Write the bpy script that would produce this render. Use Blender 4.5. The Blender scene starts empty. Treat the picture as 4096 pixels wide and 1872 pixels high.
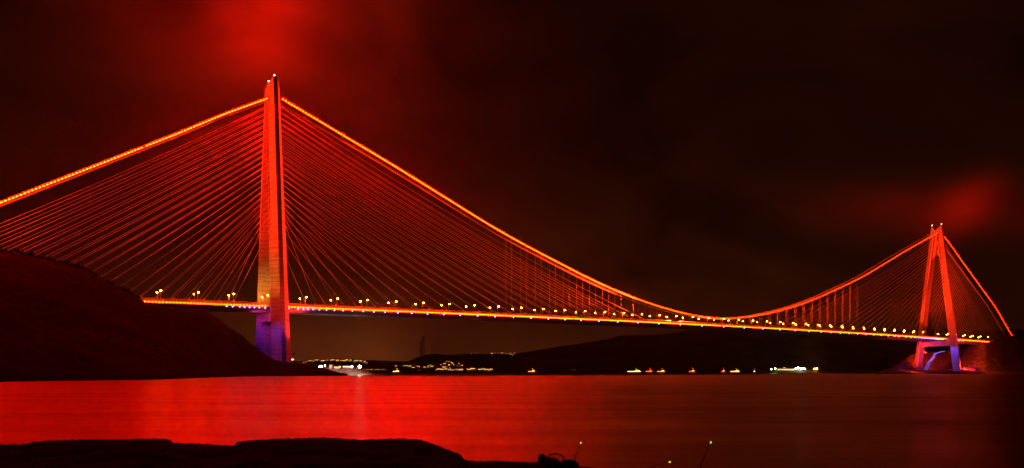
import bpy, bmesh, math, random
from mathutils import Vector, noise
random.seed(7)
SC = bpy.context.scene
COL = SC.collection
PI = math.pi
# ---------------------------------------------------------------- camera
F_PX, CAM_H, HOR = 3033.0, 4.0, 1488.0          # focal length in photo pixels, eye height, horizon row
cam_d = bpy.data.cameras.new('camera')
cam = bpy.data.objects.new('camera', cam_d); COL.objects.link(cam)
cam.location = (0, 0, CAM_H); cam.rotation_euler = (PI/2, 0, 0)
cam_d.sensor_width = 36.0; cam_d.lens = F_PX/4096*36
cam_d.shift_y = (HOR-936)/4096
cam_d.clip_start = 0.5; cam_d.clip_end = 30000
SC.camera = cam
# bridge frame: s along the bridge (0 = near tower), w towards the camera
TH = 0.597; S0, W0 = -247.4, 826.2; CT, ST = math.cos(TH), math.sin(TH)
ORG = Vector((-S0*CT - W0*ST, -S0*ST + W0*CT, 0))
def B(s, w, z): return Vector((s, -w, z))       # bridge-local point
def W(s, w, z):                                 # world point of a bridge point
    return Vector((ORG.x + s*CT + w*ST, ORG.y + s*ST - w*CT, z))
def at(x, y, Y): return Vector(((x-2048)/F_PX*Y, Y, CAM_H + (HOR-y)/F_PX*Y))
def depth_on(x, w):                             # distance at which the column x crosses the plane w
    a = (x-2048)/F_PX; dw = w - W0
    ds = (-a*dw*CT - dw*ST)/(CT - a*ST)
    return ds*ST - dw*CT
# ---------------------------------------------------------------- render look
SC.view_settings.view_transform = 'Standard'; SC.view_settings.look = 'None'
SC.view_settings.exposure = 0; SC.view_settings.gamma = 1
SC.cycles.use_denoising = True
SC.cycles.max_bounces = 5; SC.cycles.diffuse_bounces = 2; SC.cycles.glossy_bounces = 3
SC.cycles.sample_clamp_indirect = 4
# ---------------------------------------------------------------- night sky
wd = bpy.data.worlds.new('World'); SC.world = wd; wd.use_nodes = True
nt = wd.node_tree; N = nt.nodes; L = nt.links; N.clear()
def node(t, **k):
    n = N.new(t)
    for a, b in k.items(): setattr(n, a, b)
    return n
def mth(op, a, b=None, c=None):
    n = node('ShaderNodeMath', operation=op)
    for i, v in enumerate((a, b, c)):
        if v is None: continue
        if isinstance(v, (int, float)): n.inputs[i].default_value = v
        else: L.new(v, n.inputs[i])
    return n.outputs[0]
tc = node('ShaderNodeTexCoord'); sep = node('ShaderNodeSeparateXYZ'); L.new(tc.outputs['Generated'], sep.inputs[0])
az = mth('ARCTAN2', sep.outputs[0], sep.outputs[1]); el = mth('ARCSINE', sep.outputs[2])
mp = node('ShaderNodeMapping'); L.new(tc.outputs['Generated'], mp.inputs[0]); mp.inputs['Scale'].default_value = (1.3, 1, 2.6)
nz = node('ShaderNodeTexNoise'); L.new(mp.outputs[0], nz.inputs[0])
nz.inputs['Scale'].default_value = 3.0; nz.inputs['Detail'].default_value = 3; nz.inputs['Roughness'].default_value = .42; nz.inputs['Distortion'].default_value = 1.1
nzf = mth('MULTIPLY_ADD', nz.outputs[0], 2.2, -0.15)
def direction(x, y):
    v = Vector(((x-2048)/F_PX, 1, (HOR-y)/F_PX)); v.normalize()
    return math.atan2(v.x, v.y), math.asin(v.z)
def glow(x, y, sx, sy, col, tilt=0.0, noisy=1.0):
    a0, e0 = direction(x, y)
    da = mth('SUBTRACT', az, a0); de = mth('SUBTRACT', el, e0)
    if tilt: de = mth('MULTIPLY_ADD', da, -tilt, de)
    qa = mth('POWER', mth('ABSOLUTE', mth('DIVIDE', da, sx)), 2.0); qe = mth('POWER', mth('ABSOLUTE', mth('DIVIDE', de, sy)), 2.0)
    g = mth('EXPONENT', mth('MULTIPLY', mth('ADD', qa, qe), -1.0))
    if noisy: g = mth('MULTIPLY', g, nzf)
    m = node('ShaderNodeVectorMath', operation='SCALE'); m.inputs[0].default_value = col; L.new(g, m.inputs['Scale'])
    return m.outputs[0]
def addv(a, b):
    m = node('ShaderNodeVectorMath', operation='ADD'); L.new(a, m.inputs[0]); L.new(b, m.inputs[1]); return m.outputs[0]
base = node('ShaderNodeVectorMath', operation='SCALE'); base.inputs[0].default_value = (.0088, .0014, .0003); L.new(nzf, base.inputs['Scale'])
tot = base.outputs[0]
for g in (glow(1045, 60, .055, .046, (.50, .0035, .0005), noisy=.8),       # cloud lit by the near tower
          glow(1000, 90, .13, .080, (.20, .0018, .0003)),
          glow(1500, 120, .13, .10, (.045, .0008, .0002)),
          glow(1100, 480, .26, .17, (.016, .0003, .0001)),
          glow(3850, 835, .030, .022, (.20, .002, .0004), tilt=.3, noisy=.8),      # cloud lit by the far tower
          glow(3750, 850, .11, .026, (.055, .0008, .0002), tilt=-.12),
          glow(1450, 1500, .26, .085, (.056, .0110, .0022), noisy=.4),    # town glow behind the hills
          glow(2400, 1450, .5, .16, (.012, .0030, .0005))):
    tot = addv(tot, g)
bg = node('ShaderNodeBackground'); L.new(tot, bg.inputs[0]); bg.inputs[1].default_value = 1
wo = node('ShaderNodeOutputWorld'); L.new(bg.outputs[0], wo.inputs[0])
# ---------------------------------------------------------------- lamps' light on the towers and the cables
def spot(name, loc, aim, watts, col, deg=60, blend=.6, size=1.5, bridge=True):
    d = bpy.data.lights.new(name, 'SPOT'); d.energy = watts; d.color = col; d.spot_size = math.radians(deg); d.spot_blend = blend; d.shadow_soft_size = size
    o = bpy.data.objects.new(name, d); COL.objects.link(o)
    p = W(*loc) if bridge else Vector(loc); q = W(*aim) if bridge else Vector(aim)
    o.location = p; o.rotation_euler = (q-p).to_track_quat('-Z', 'Y').to_euler()
    return o
RED = (1, .022, .004); FIRE = (1, .030, .005); BLUE = (.06, .05, 1)
# unseen long-throw spots added to wash the cable fans and the slanted leg faces
spot('cable_fill', (-640, 14, 76), (0, 8, 262), 7.5e7, FIRE, 27, .8)
spot('cable_fill', (-300, 18, 77), (0, 8, 300), 4e6, RED, 50, .8)
spot('cable_fill', (590, 23, 81), (0, 10, 255), 6.5e7, FIRE, 37, .8)
spot('cable_fill', (600, 23, 81), (1408, 8, 265), 1.05e8, FIRE, 29, .8)
spot('cable_fill', (1330, -20, 79), (1404, -24, 200), 1.4e6, FIRE, 80, .8)
spot('cable_fill', (1330, 23, 79), (1404, 20, 270), 9.0e5, RED, 50, .8)
for T in (0, 1408):
    spot('tower_floodlight', (T-55, 0, 78), (T, 0, 270), 9e5, RED, 70, .8)
    spot('base_spot', (T-26, 46, 66), (T, 36, 25), 3e4 if T == 0 else 9e4, BLUE, 75, .8)
    spot('base_spot', (T-30, 8, 65), (T-4, -32, 34), 6e4 if T == 0 else 4.5e4, (.20, .012, .70), 80, .8)
    spot('base_spot', (T-32, 18, 62), (T-4, 0, 63), 6e4, (.9, .03, .22), 80, .8)
    spot('base_spot', (T+34, 44, 30), (T+3, 28, 75), 2.6e5, (1, .03, .03), 80, .8)
spot('sodium_fill', (-25, 12, 88), (-3, -22, 84), 1.2e5, (1, .32, .04), 120, .8)  # this and the next: added unseen spots, sodium-coloured light on the near legs
spot('sodium_fill', (-46, 30, 100), (-4, 24, 110), 7e4, (1, .26, .03), 90, .8)
spot('base_spot', (1340, -18, 20), (1402, -36, 45), 1.3e6, RED, 60, .8)
spot('base_spot', (6, 110, 4), (0, 34, 150), 7e5, RED, 70, .9)  # added unseen spot, reddens the dark outer face of the near leg
spot('base_spot', (1450, 150, 8), (1409, 30, 160), 3.0e6, RED, 70, .9)  # added spot off the shore, lights only the far leg's outer face

# ================================================================ helpers
def set_in(b, **k):
    for a, v in k.items():
        b.inputs[a.replace('_', ' ')].default_value = v
MAT = {}
def mat(name, col, rough=.8, metal=0, nscale=None, namt=.3, emit=None, estr=0, bump=0, stretch=(1, 1, 1)):
    m = bpy.data.materials.new(name); m.use_nodes = True; t = m.node_tree; b = t.nodes['Principled BSDF']
    b.inputs['Base Color'].default_value = (*col, 1); b.inputs['Roughness'].default_value = rough; b.inputs['Metallic'].default_value = metal
    if emit:
        b.inputs['Emission Color'].default_value = (*emit, 1); b.inputs['Emission Strength'].default_value = estr
    if nscale:
        c = t.nodes.new('ShaderNodeTexCoord'); mp = t.nodes.new('ShaderNodeMapping'); mp.inputs['Scale'].default_value = stretch
        n = t.nodes.new('ShaderNodeTexNoise'); n.inputs['Scale'].default_value = nscale; n.inputs['Detail'].default_value = 6
        r = t.nodes.new('ShaderNodeValToRGB')
        r.color_ramp.elements[0].position = .3; r.color_ramp.elements[1].position = .7
        r.color_ramp.elements[0].color = (*[v*(1-namt) for v in col], 1); r.color_ramp.elements[1].color = (*[min(1, v*(1+namt)) for v in col], 1)
        t.links.new(c.outputs['Object'], mp.inputs[0]); t.links.new(mp.outputs[0], n.inputs[0]); t.links.new(n.outputs[0], r.inputs[0]); t.links.new(r.outputs[0], b.inputs['Base Color'])
        if bump:
            bp = t.nodes.new('ShaderNodeBump'); bp.inputs['Strength'].default_value = bump; bp.inputs['Distance'].default_value = 1
            t.links.new(n.outputs[0], bp.inputs['Height']); t.links.new(bp.outputs[0], b.inputs['Normal'])
    if name in ('scrub', 'soil', 'leaf', 'rock', 'hazy_scrub', 'cloth', 'cloth_brown', 'dark_metal'): b.inputs['Specular IOR Level'].default_value = .03
    MAT[name] = m; return m
def concrete():
    m = mat('concrete', (.36, .34, .31), .85); t = m.node_tree; b = t.nodes['Principled BSDF']
    c = t.nodes.new('ShaderNodeTexCoord')
    def noi(sc, st, det=6):
        mp = t.nodes.new('ShaderNodeMapping'); mp.inputs['Scale'].default_value = st
        n = t.nodes.new('ShaderNodeTexNoise'); n.inputs['Scale'].default_value = sc; n.inputs['Detail'].default_value = det
        t.links.new(c.outputs['Object'], mp.inputs[0]); t.links.new(mp.outputs[0], n.inputs[0]); return n.outputs[0]
    a = noi(.12, (1, 1, .35)); s = noi(.9, (.06, .06, 1), 3)
    wv = t.nodes.new('ShaderNodeTexWave'); wv.bands_direction = 'Z'; wv.wave_profile = 'SAW'; wv.inputs['Scale'].default_value = .07; wv.inputs['Distortion'].default_value = 0
    t.links.new(c.outputs['Object'], wv.inputs[0])
    def m_(op, x, y):
        n = t.nodes.new('ShaderNodeMath'); n.operation = op
        for i, v in enumerate((x, y)):
            if isinstance(v, (int, float)): n.inputs[i].default_value = v
            else: t.links.new(v, n.inputs[i])
        return n.outputs[0]
    joint = m_('LESS_THAN', wv.outputs['Fac'], .1)
    v = m_('ADD', m_('MULTIPLY', a, .55), m_('MULTIPLY', s, .55)); v = m_('SUBTRACT', v, m_('MULTIPLY', joint, .22))
    r = t.nodes.new('ShaderNodeValToRGB'); r.color_ramp.elements[0].position = .3; r.color_ramp.elements[1].position = .75
    r.color_ramp.elements[0].color = (.13, .12, .11, 1); r.color_ramp.elements[1].color = (.46, .43, .39, 1)
    t.links.new(v, r.inputs[0]); t.links.new(r.outputs[0], b.inputs['Base Color'])
    return m
concrete()
mat('steel', (.42, .40, .38), .5, .2, .3, .2)
mat('cable_sheath', (.55, .52, .50), .55)
mat('hanger_sheath', (.42, .38, .35), .6)
mat('barrier', (.74, .68, .62), .6)
mat('asphalt', (.055, .053, .05), .9, 0, .2, .3)
mat('pole', (.50, .48, .45), .45, .3)
for nm, e_, g_ in (('led_cable', 3200, .0009), ('led_cable_land', 1000, .0028), ('led_cable_mid', 1100, .0024), ('led_cable_dim', 330, .007), ('led_cable_centre', 130, .014), ('led_cable_far', 60, .012)):
    mat(nm, (.8, .2, .05), .5, emit=(1, g_, g_*.02), estr=e_)
for nm, e_, g_ in (('led_deck', 420, .0070), ('led_deck_land', 130, .018), ('led_deck_mid', 230, .015), ('led_deck_dim', 100, .032), ('led_deck_far', 50, .055)):
    mat(nm, (.8, .3, .05), .5, emit=(1, g_, g_*.02), estr=e_)
mat('led_blue', (.5, .6, .9), .5, emit=(.18, .24, 1), estr=34)
mat('sodium', (.9, .6, .3), .5, emit=(1, .17, .011), estr=200)
mat('white_lamp', (.9, .9, .85), .5, emit=(1, .93, .70), estr=110)
mat('green_lamp', (.9, .9, .85), .5, emit=(.75, 1, .45), estr=60)
mat('beacon', (.9, .9, .85), .5, emit=(1, .9, .6), estr=12)
mat('red_lamp', (.9, .3, .2), .5, emit=(1, .04, .008), estr=14)
mat('blue_lamp', (.3, .4, .9), .5, emit=(.04, .13, 1), estr=2.6)
mat('lit_amber', (.8, .6, .3), .5, emit=(1, .36, .055), estr=13)
mat('lit_orange', (.8, .4, .2), .5, emit=(1, .18, .02), estr=9)
mat('lit_warm', (.9, .8, .5), .5, emit=(1, .52, .14), estr=9)
mat('lit_white', (.9, .9, .8), .5, emit=(.85, 1, .62), estr=6)
mat('glow_tip', (.5, .9, .2), .5, emit=(.35, 1, .06), estr=1.6)
mat('plaster', (.40, .36, .31), .9, 0, .4, .2)
mat('roof_tile', (.20, .08, .05), .9, 0, .8, .3)
mat('rock', (.16, .135, .115), .95, 0, .15, .6, bump=.6)
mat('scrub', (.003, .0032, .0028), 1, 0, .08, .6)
mat('hazy_scrub', (.11, .09, .06), 1, 0, .01, .5)  # lighter than scrub: distance haze is put into the base colour
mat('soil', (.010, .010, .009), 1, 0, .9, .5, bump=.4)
mat('leaf', (.012, .014, .009), 1, 0, .6, .4)
mat('bark', (.08, .06, .05), 1)
mat('cloth', (.03, .03, .035), .9); mat('cloth_brown', (.05, .04, .035), .9); mat('skin', (.35, .22, .16), .6)
mat('hull', (.10, .09, .09), .6); mat('ship_white', (.6, .6, .58), .5)
mat('dark_metal', (.10, .10, .10), .5, .5)

def link(name, bm, m, parent=None, smooth=False):
    me = bpy.data.meshes.new(name); bm.to_mesh(me); bm.free()
    me.materials.append(MAT[m])
    if smooth: me.shade_smooth()
    o = bpy.data.objects.new(name, me); COL.objects.link(o)
    if parent is not None: o.parent = parent
    return o
def tag(o, label=None, cat=None, group=None, kind=None):
    if label: o['label'] = label
    if cat: o['category'] = cat
    if group: o['group'] = group
    if kind: o['kind'] = kind
    return o
def empty(name, loc=(0, 0, 0), rz=0):
    o = bpy.data.objects.new(name, None); COL.objects.link(o); o.location = loc; o.rotation_euler = (0, 0, rz); o.empty_display_size = .5
    return o
def copy_tree(o, parent=None):
    c = o.copy(); COL.objects.link(c); c.parent = parent
    for ch in list(o.children): copy_tree(ch, c)
    return c
def box(bm, a, b):
    x0, y0, z0 = a; x1, y1, z1 = b
    v = [bm.verts.new(p) for p in ((x0,y0,z0),(x1,y0,z0),(x1,y1,z0),(x0,y1,z0),(x0,y0,z1),(x1,y0,z1),(x1,y1,z1),(x0,y1,z1))]
    for f in ((3,2,1,0),(4,5,6,7),(0,1,5,4),(1,2,6,5),(2,3,7,6),(3,0,4,7)): bm.faces.new([v[i] for i in f])
def tube(bm, pts, r, n=6, cap=True):
    rings = []; pts = [Vector(p) for p in pts]
    for i, p in enumerate(pts):
        d = (pts[min(i+1, len(pts)-1)] - pts[max(i-1, 0)]).normalized()
        u = d.cross(Vector((0, 0, 1)));
        if u.length < .05: u = d.cross(Vector((0, 1, 0)))
        u.normalize(); v = d.cross(u); rr = r[i] if isinstance(r, (list, tuple)) else r
        rings.append([bm.verts.new(p + (u*math.cos(2*PI*k/n) + v*math.sin(2*PI*k/n))*rr) for k in range(n)])
    for a, b in zip(rings, rings[1:]):
        for k in range(n): bm.faces.new((a[k], a[(k+1) % n], b[(k+1) % n], b[k]))
    if cap: bm.faces.new(rings[0][::-1]); bm.faces.new(rings[-1])
def bead(bm, p, d, l, r, n=4):
    p = Vector(p); d = Vector(d).normalized(); u = d.cross(Vector((0, 0, 1)));
    if u.length < .05: u = Vector((1, 0, 0))
    u.normalize(); v = d.cross(u)
    ring = [bm.verts.new(p + (u*math.cos(2*PI*k/n+.4) + v*math.sin(2*PI*k/n+.4))*r) for k in range(n)]
    a = bm.verts.new(p - d*l); b = bm.verts.new(p + d*l)
    for k in range(n): bm.faces.new((a, ring[(k+1) % n], ring[k])); bm.faces.new((b, ring[k], ring[(k+1) % n]))
def string_of_lights(bm, pts, l, r):
    P, R = [], []
    for i, p in enumerate(pts):
        d = (pts[min(i+1, len(pts)-1)] - pts[max(i-1, 0)]).normalized()
        for u, k in ((-1.05, .03), (-.62, .9), (0, 1), (.62, .9), (1.05, .03)): P.append(p + d*l*u); R.append(r*k)
    tube(bm, P, R, 5)
def ball(bm, p, r, seg=8, rg=5, sc=(1, 1, 1)):
    from mathutils import Matrix
    bmesh.ops.create_uvsphere(bm, u_segments=seg, v_segments=rg, radius=r, matrix=Matrix.Translation(p) @ Matrix.Diagonal((*sc, 1)))
def lerp_tab(tab, x):
    if x <= tab[0][0]: return tab[0][1]
    for (x0, y0), (x1, y1) in zip(tab, tab[1:]):
        if x <= x1: return y0 + (y1-y0)*(x-x0)/(x1-x0)
    return tab[-1][1]

# ================================================================ setting: water and land
bm = bmesh.new()
for f in (((-9000, -60), (9000, -60), (9000, 12000), (-9000, 12000)),):
    bm.faces.new([bm.verts.new((x, y, 0)) for x, y in f])
mw = bpy.data.materials.new('water'); mw.use_nodes = True; MAT['water'] = mw; t = mw.node_tree; b = t.nodes['Principled BSDF']
b.inputs['Base Color'].default_value = (.012, .006, .005, 1); b.inputs['Roughness'].default_value = .42; b.inputs['IOR'].default_value = 1.4; b.inputs['Specular IOR Level'].default_value = .8
c = t.nodes.new('ShaderNodeTexCoord'); mp_ = t.nodes.new('ShaderNodeMapping'); mp_.inputs['Scale'].default_value = (.012, .06, 1)
n1 = t.nodes.new('ShaderNodeTexNoise'); n1.inputs['Scale'].default_value = 1.6; n1.inputs['Detail'].default_value = 7; n1.inputs['Roughness'].default_value = .62
mp2 = t.nodes.new('ShaderNodeMapping'); mp2.inputs['Scale'].default_value = (.10, .55, 1)
n2 = t.nodes.new('ShaderNodeTexNoise'); n2.inputs['Scale'].default_value = 1.0; n2.inputs['Detail'].default_value = 5
t.links.new(c.outputs['Object'], mp_.inputs[0]); t.links.new(mp_.outputs[0], n1.inputs[0]); t.links.new(c.outputs['Object'], mp2.inputs[0]); t.links.new(mp2.outputs[0], n2.inputs[0])
mr = t.nodes.new('ShaderNodeMapRange'); mr.inputs['From Min'].default_value = .38; mr.inputs['From Max'].default_value = .62; mr.inputs['To Min'].default_value = .29; mr.inputs['To Max'].default_value = .41
t.links.new(n1.outputs[0], mr.inputs['Value']); t.links.new(mr.outputs[0], b.inputs['Roughness'])
bp = t.nodes.new('ShaderNodeBump'); bp.inputs['Strength'].default_value = .12; bp.inputs['Distance'].default_value = .4
t.links.new(n2.outputs[0], bp.inputs['Height']); t.links.new(bp.outputs[0], b.inputs['Normal'])
tag(link('water', bm, 'water'), 'calm strait water', kind='structure')

def terrain(name, xs, column, rows, m, amp=2.0, scale=.02, seed=0, fine=0.0):
    """column(x) -> [(Y, z), ...] front to back; resampled into rows and roughened"""
    bm = bmesh.new(); grid = []
    for x in xs:
        cp = column(x); tot = [0]
        for a, b_ in zip(cp, cp[1:]): tot.append(tot[-1] + math.hypot(b_[0]-a[0], b_[1]-a[1]))
        line = []
        for r in range(rows+1):
            t_ = tot[-1]*r/rows; i = 0
            while i < len(tot)-2 and t_ > tot[i+1]: i += 1
            u = (t_-tot[i])/max(1e-6, tot[i+1]-tot[i]); Y = cp[i][0] + (cp[i+1][0]-cp[i][0])*u; z = cp[i][1] + (cp[i+1][1]-cp[i][1])*u
            X = (x-2048)/F_PX*Y; p = Vector((X*scale+seed, Y*scale, seed*.7))
            if z > 2 or r not in (0, rows):
                k = min(1, max(0, z)/12)
                z += (noise.fractal(p, .9, 2.2, 4)*amp + (noise.noise(p*9)*fine if fine else 0))*k
            line.append(bm.verts.new((X, Y, z)))
        grid.append(line)
    for a, b_ in zip(grid, grid[1:]):
        for k in range(rows): bm.faces.new((a[k], b_[k], b_[k+1], a[k+1]))
    return link(name, bm, m, smooth=False)
def frange(a, b, n): return [a + (b-a)*i/n for i in range(n+1)]

LR = [(-900,930),(-300,975),(0,1010),(60,1006),(100,1018),(180,1038),(260,1053),(330,1076),(400,1118),(470,1148),(520,1173),(560,1192),(590,1209),(700,1226),(815,1236),(880,1275),(912,1303),(968,1338),(1019,1384),(1060,1418),(1100,1442),(1143,1447),(1200,1452),(1250,1460),(1290,1472),(1330,1484),(1390,1497)]
LSH = [(-900,200),(0,305),(300,345),(646,400),(840,540),(1000,690),(1150,742),(1320,800),(1400,850)]
def left_col(x):
    yr = lerp_tab(LR, x); Zr = depth_on(x, 48); zr = CAM_H + (HOR-yr)/F_PX*Zr; Zs = lerp_tab(LSH, x); Zs = min(Zs, Zr-(30 if x < 1250 else 12))
    flat = min(zr*.97, 64)
    return [(Zs, -1.5), (Zs+8, 2), (Zs+(Zr-Zs)*.35, zr*.30), (Zs+(Zr-Zs)*.62, zr*.60), (Zs+(Zr-Zs)*.85, zr*.88), (Zr, zr), (depth_on(x, 32), flat), (depth_on(x, -70), flat*.96), (depth_on(x, -200), -2)]
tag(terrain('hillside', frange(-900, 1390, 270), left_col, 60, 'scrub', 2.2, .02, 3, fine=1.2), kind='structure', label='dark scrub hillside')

def far_hill(name, tab, Zs, Zr, x0, x1, n, amp, seed):
    def colf(x):
        zr = CAM_H + (HOR-lerp_tab(tab, x))/F_PX*Zr
        return [(Zs, -2), (Zs+20, 3), (Zs+(Zr-Zs)*.4, zr*.35), (Zs+(Zr-Zs)*.75, zr*.78), (Zr, zr), (Zr+900, -2)]
    return tag(terrain(name, frange(x0, x1, n), colf, 26, 'hazy_scrub', amp, .004, seed, fine=amp*.25), kind='structure')
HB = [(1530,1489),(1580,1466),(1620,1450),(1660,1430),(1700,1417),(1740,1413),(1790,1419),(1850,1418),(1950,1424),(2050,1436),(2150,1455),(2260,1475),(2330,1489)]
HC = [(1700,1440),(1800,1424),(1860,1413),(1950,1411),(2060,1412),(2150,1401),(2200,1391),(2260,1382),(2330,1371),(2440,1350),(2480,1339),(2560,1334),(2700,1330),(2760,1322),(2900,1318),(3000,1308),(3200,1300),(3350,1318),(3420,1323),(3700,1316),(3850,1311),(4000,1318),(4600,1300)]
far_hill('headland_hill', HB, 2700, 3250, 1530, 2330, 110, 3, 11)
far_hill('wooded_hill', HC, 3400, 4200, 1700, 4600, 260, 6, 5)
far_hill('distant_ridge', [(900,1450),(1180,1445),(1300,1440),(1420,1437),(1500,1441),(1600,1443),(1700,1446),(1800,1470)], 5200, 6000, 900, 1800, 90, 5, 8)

RR = [(3500,1492),(3560,1476),(3600,1452),(3640,1422),(3680,1412),(3720,1411),(3780,1402),(3830,1397),(3870,1394),(3912,1374),(3930,1368),(3960,1357),(4000,1351),(4096,1349),(4500,1330),(4900,1320)]
def right_col(x):
    wr = lerp_tab([(3500, -90), (3850, -80), (3905, 10), (3945, 34), (4900, 34)], x)
    Zr = depth_on(x, wr); zr = max(1, CAM_H + (HOR-lerp_tab(RR, x))/F_PX*Zr)
    Za, Zb = depth_on(x, 82), depth_on(x, 66)
    b0 = min(zr*.9, 8); k = .8 if x < 3850 else .35
    Zm = Zb + (Zr-Zb)*k
    out = [(Za, -1.5), (Zb, min(5, b0)), (Zm, b0 if x < 3850 else zr*.35)]
    out += [(Zm+(Zr-Zm)*.6, zr*.75), (Zr, zr), (Zr+18, min(zr, 64)), (Zr+240, min(zr*.9, 62)), (Zr+500, -2)]
    return out
tag(terrain('rocky_shore', frange(3500, 4900, 240), right_col, 70, 'rock', 4.5, .035, 21, fine=1.5), kind='structure', label='rocky shore and cliff under the far tower')

PH = [(1195,1452),(1240,1462),(1270,1468),(1330,1470),(1400,1468),(1430,1470),(1450,1478),(1480,1490),(1495,1495)]
def port_col(x):
    Zs = lerp_tab([(1195, 1000), (1300, 980), (1450, 1000), (1500, 1010)], x); Zr = Zs+60; zr = max(.3, CAM_H + (HOR-lerp_tab(PH, x))/F_PX*Zr)
    return [(Zs, -1), (Zs+10, zr*.35), (Zs+28, zr*.85), (Zr, zr), (Zr+150, zr), (Zr+180, -1)]
tag(terrain('rocky_point', frange(1195, 1500, 200), port_col, 60, 'rock', 3.6, .10, 33, fine=1.6), kind='structure', label='floodlit rocky point')

# foreground bank
FB = [(-300,1790),(0,1773),(100,1771),(135,1762),(180,1758),(320,1755),(500,1752),(665,1750),(680,1755),(692,1765),(800,1769),(900,1774),(940,1773),(950,1762),(1000,1757),(1100,1752),(1240,1747),(1300,1746),(1350,1749),(1450,1755),(1540,1752),(1600,1750),(1690,1755),(1740,1773),(1800,1795),(1835,1812),(1850,1825),(1858,1839),(1900,1843),(2000,1843),(2140,1848),(2260,1858),(2330,1862),(2420,1870),(2520,1885),(2800,1930),(3300,1990),(4600,2080)]
def bank_col(x):
    Zr = 22.0; zr = CAM_H + (HOR-lerp_tab(FB, x))/F_PX*Zr
    zr += noise.noise(Vector((x*.09, 0, 2)))*.03 + noise.noise(Vector((x*.3, 0, 5)))*.018
    return [(1.0, 1.6), (6, 1.55), (12, min(1.62, zr*.92)), (17, min(1.66, zr*.93)), (20.5, zr*.97), (Zr, zr), (Zr+.5, zr*.8), (Zr+2.5, -.6)]
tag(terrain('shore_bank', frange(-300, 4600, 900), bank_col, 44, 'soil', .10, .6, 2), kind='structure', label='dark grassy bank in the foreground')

# ================================================================ the bridge
bridge = empty('suspension_bridge', ORG, TH)
tag(bridge, 'huge red lit cable bridge with two concrete towers spanning the strait', 'bridge')
def deck_z(s): return 73.6 + 3.6*(1 - ((s-704)/704)**2)
CAB = [(-345,84),(-331,90),(-245,155),(-176,196),(-99,242),(-51,272),(0,301),(0.1,302.5),(56.6,280.3),(140,247.6),(273.3,192.2),(308.9,178.8),(348.7,165),(391,151),(429,138.4),(477,124.4),(525,112.6),(572.5,103),(621,95.4),(669,90.6),(704,89.2)]
def cable_z(s):
    if s > 704: s = 1408 - s
    return lerp_tab(CAB, s)
# smooth version
def cz(s, k=14): return sum(cable_z(s + d) for d in (-k, -k/2, 0, k/2, k))/5 if 30 < s < 1378 else cable_z(s)
DW = 22.0
# deck
def section(bm, s0, s1, step, prof, closed=True):
    rings = []; n = int(round((s1-s0)/step))
    for i in range(n+1):
        s = s0 + (s1-s0)*i/n; z = deck_z(s); rings.append([bm.verts.new(B(s, w, z+dz)) for w, dz in prof])
    m = len(prof)
    for a, b_ in zip(rings, rings[1:]):
        for k in range(m if closed else m-1): bm.faces.new((a[k], b_[k], b_[(k+1) % m], a[(k+1) % m]))
    if closed: bm.faces.new(rings[0]); bm.faces.new(rings[-1][::-1])
SL, SR = -345, 1753
bm = bmesh.new(); section(bm, SL, SR, 12, [(DW, 0), (DW, -1.3), (14, -5.4), (-14, -5.4), (-DW, -1.3), (-DW, 0)])
deck = link('deck', bm, 'steel', bridge)
bm = bmesh.new()
for a, b_ in ((8.6, 20.6), (-20.6, -8.6)): section(bm, SL, SR, 12, [(a, .02), (b_, .02)], False)
link('roadway', bm, 'asphalt', deck)
bm = bmesh.new(); section(bm, SL, SR, 12, [(-3, .02), (3, .02)], False)
link('railway_bed', bm, 'soil', deck)
for w in (DW-.2, -DW+.2):
    bm = bmesh.new()
    for h, th in ((.35, .3), (1.1, .22), (1.85, .22), (2.6, .22), (3.5, .3)):
        section(bm, SL, SR, 12, [(w-.1, h), (w+.1, h), (w+.1, h+th), (w-.1, h+th)])
    s = SL
    while s < SR:
        z = deck_z(s); box(bm, (s-.15, -w-.15, z), (s+.15, -w+.15, z+3.9)); s += 8
    link('guard_rail', bm, 'barrier', deck)
for wv_, m_, ra in ((DW+.35, 'led_deck', ((11, 200),)), (DW+.35, 'led_deck_land', ((-337, -11),)), (DW+.35, 'led_deck_mid', ((202.6, 400),)), (DW+.35, 'led_deck_dim', ((402.6, 700),)), (DW+.35, 'led_deck_far', ((702.6, 1401), (1415, 1690)))):
    for s0, s1 in ra:
        bm = bmesh.new(); s = s0; pts = []
        while s < s1: pts.append(B(s, wv_, deck_z(s)-.1)); s += 3.2
        string_of_lights(bm, pts, .8, .42)
        link('light_string', bm, m_, deck)
mws = bpy.data.materials.new('wind_screen'); mws.use_nodes = True; t = mws.node_tree; t.nodes.clear(); MAT['wind_screen'] = mws
tr_ = t.nodes.new('ShaderNodeBsdfTranslucent'); tr_.inputs[0].default_value = (.85, .80, .72, 1); df = t.nodes.new('ShaderNodeBsdfDiffuse'); df.inputs[0].default_value = (.7, .65, .6, 1)
tp = t.nodes.new('ShaderNodeBsdfTransparent'); m1_ = t.nodes.new('ShaderNodeMixShader'); m1_.inputs[0].default_value = .25; m2_ = t.nodes.new('ShaderNodeMixShader'); m2_.inputs[0].default_value = .45
ou = t.nodes.new('ShaderNodeOutputMaterial'); t.links.new(tr_.outputs[0], m1_.inputs[1]); t.links.new(df.outputs[0], m1_.inputs[2]); t.links.new(m1_.outputs[0], m2_.inputs[1]); t.links.new(tp.outputs[0], m2_.inputs[2]); t.links.new(m2_.outputs[0], ou.inputs[0])
for w in (DW-.2, -DW+.2):
    bm = bmesh.new(); section(bm, SL, SR, 12, [(w, .4), (w, 3.5)], False); link('wind_screen', bm, 'wind_screen', deck)
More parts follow.
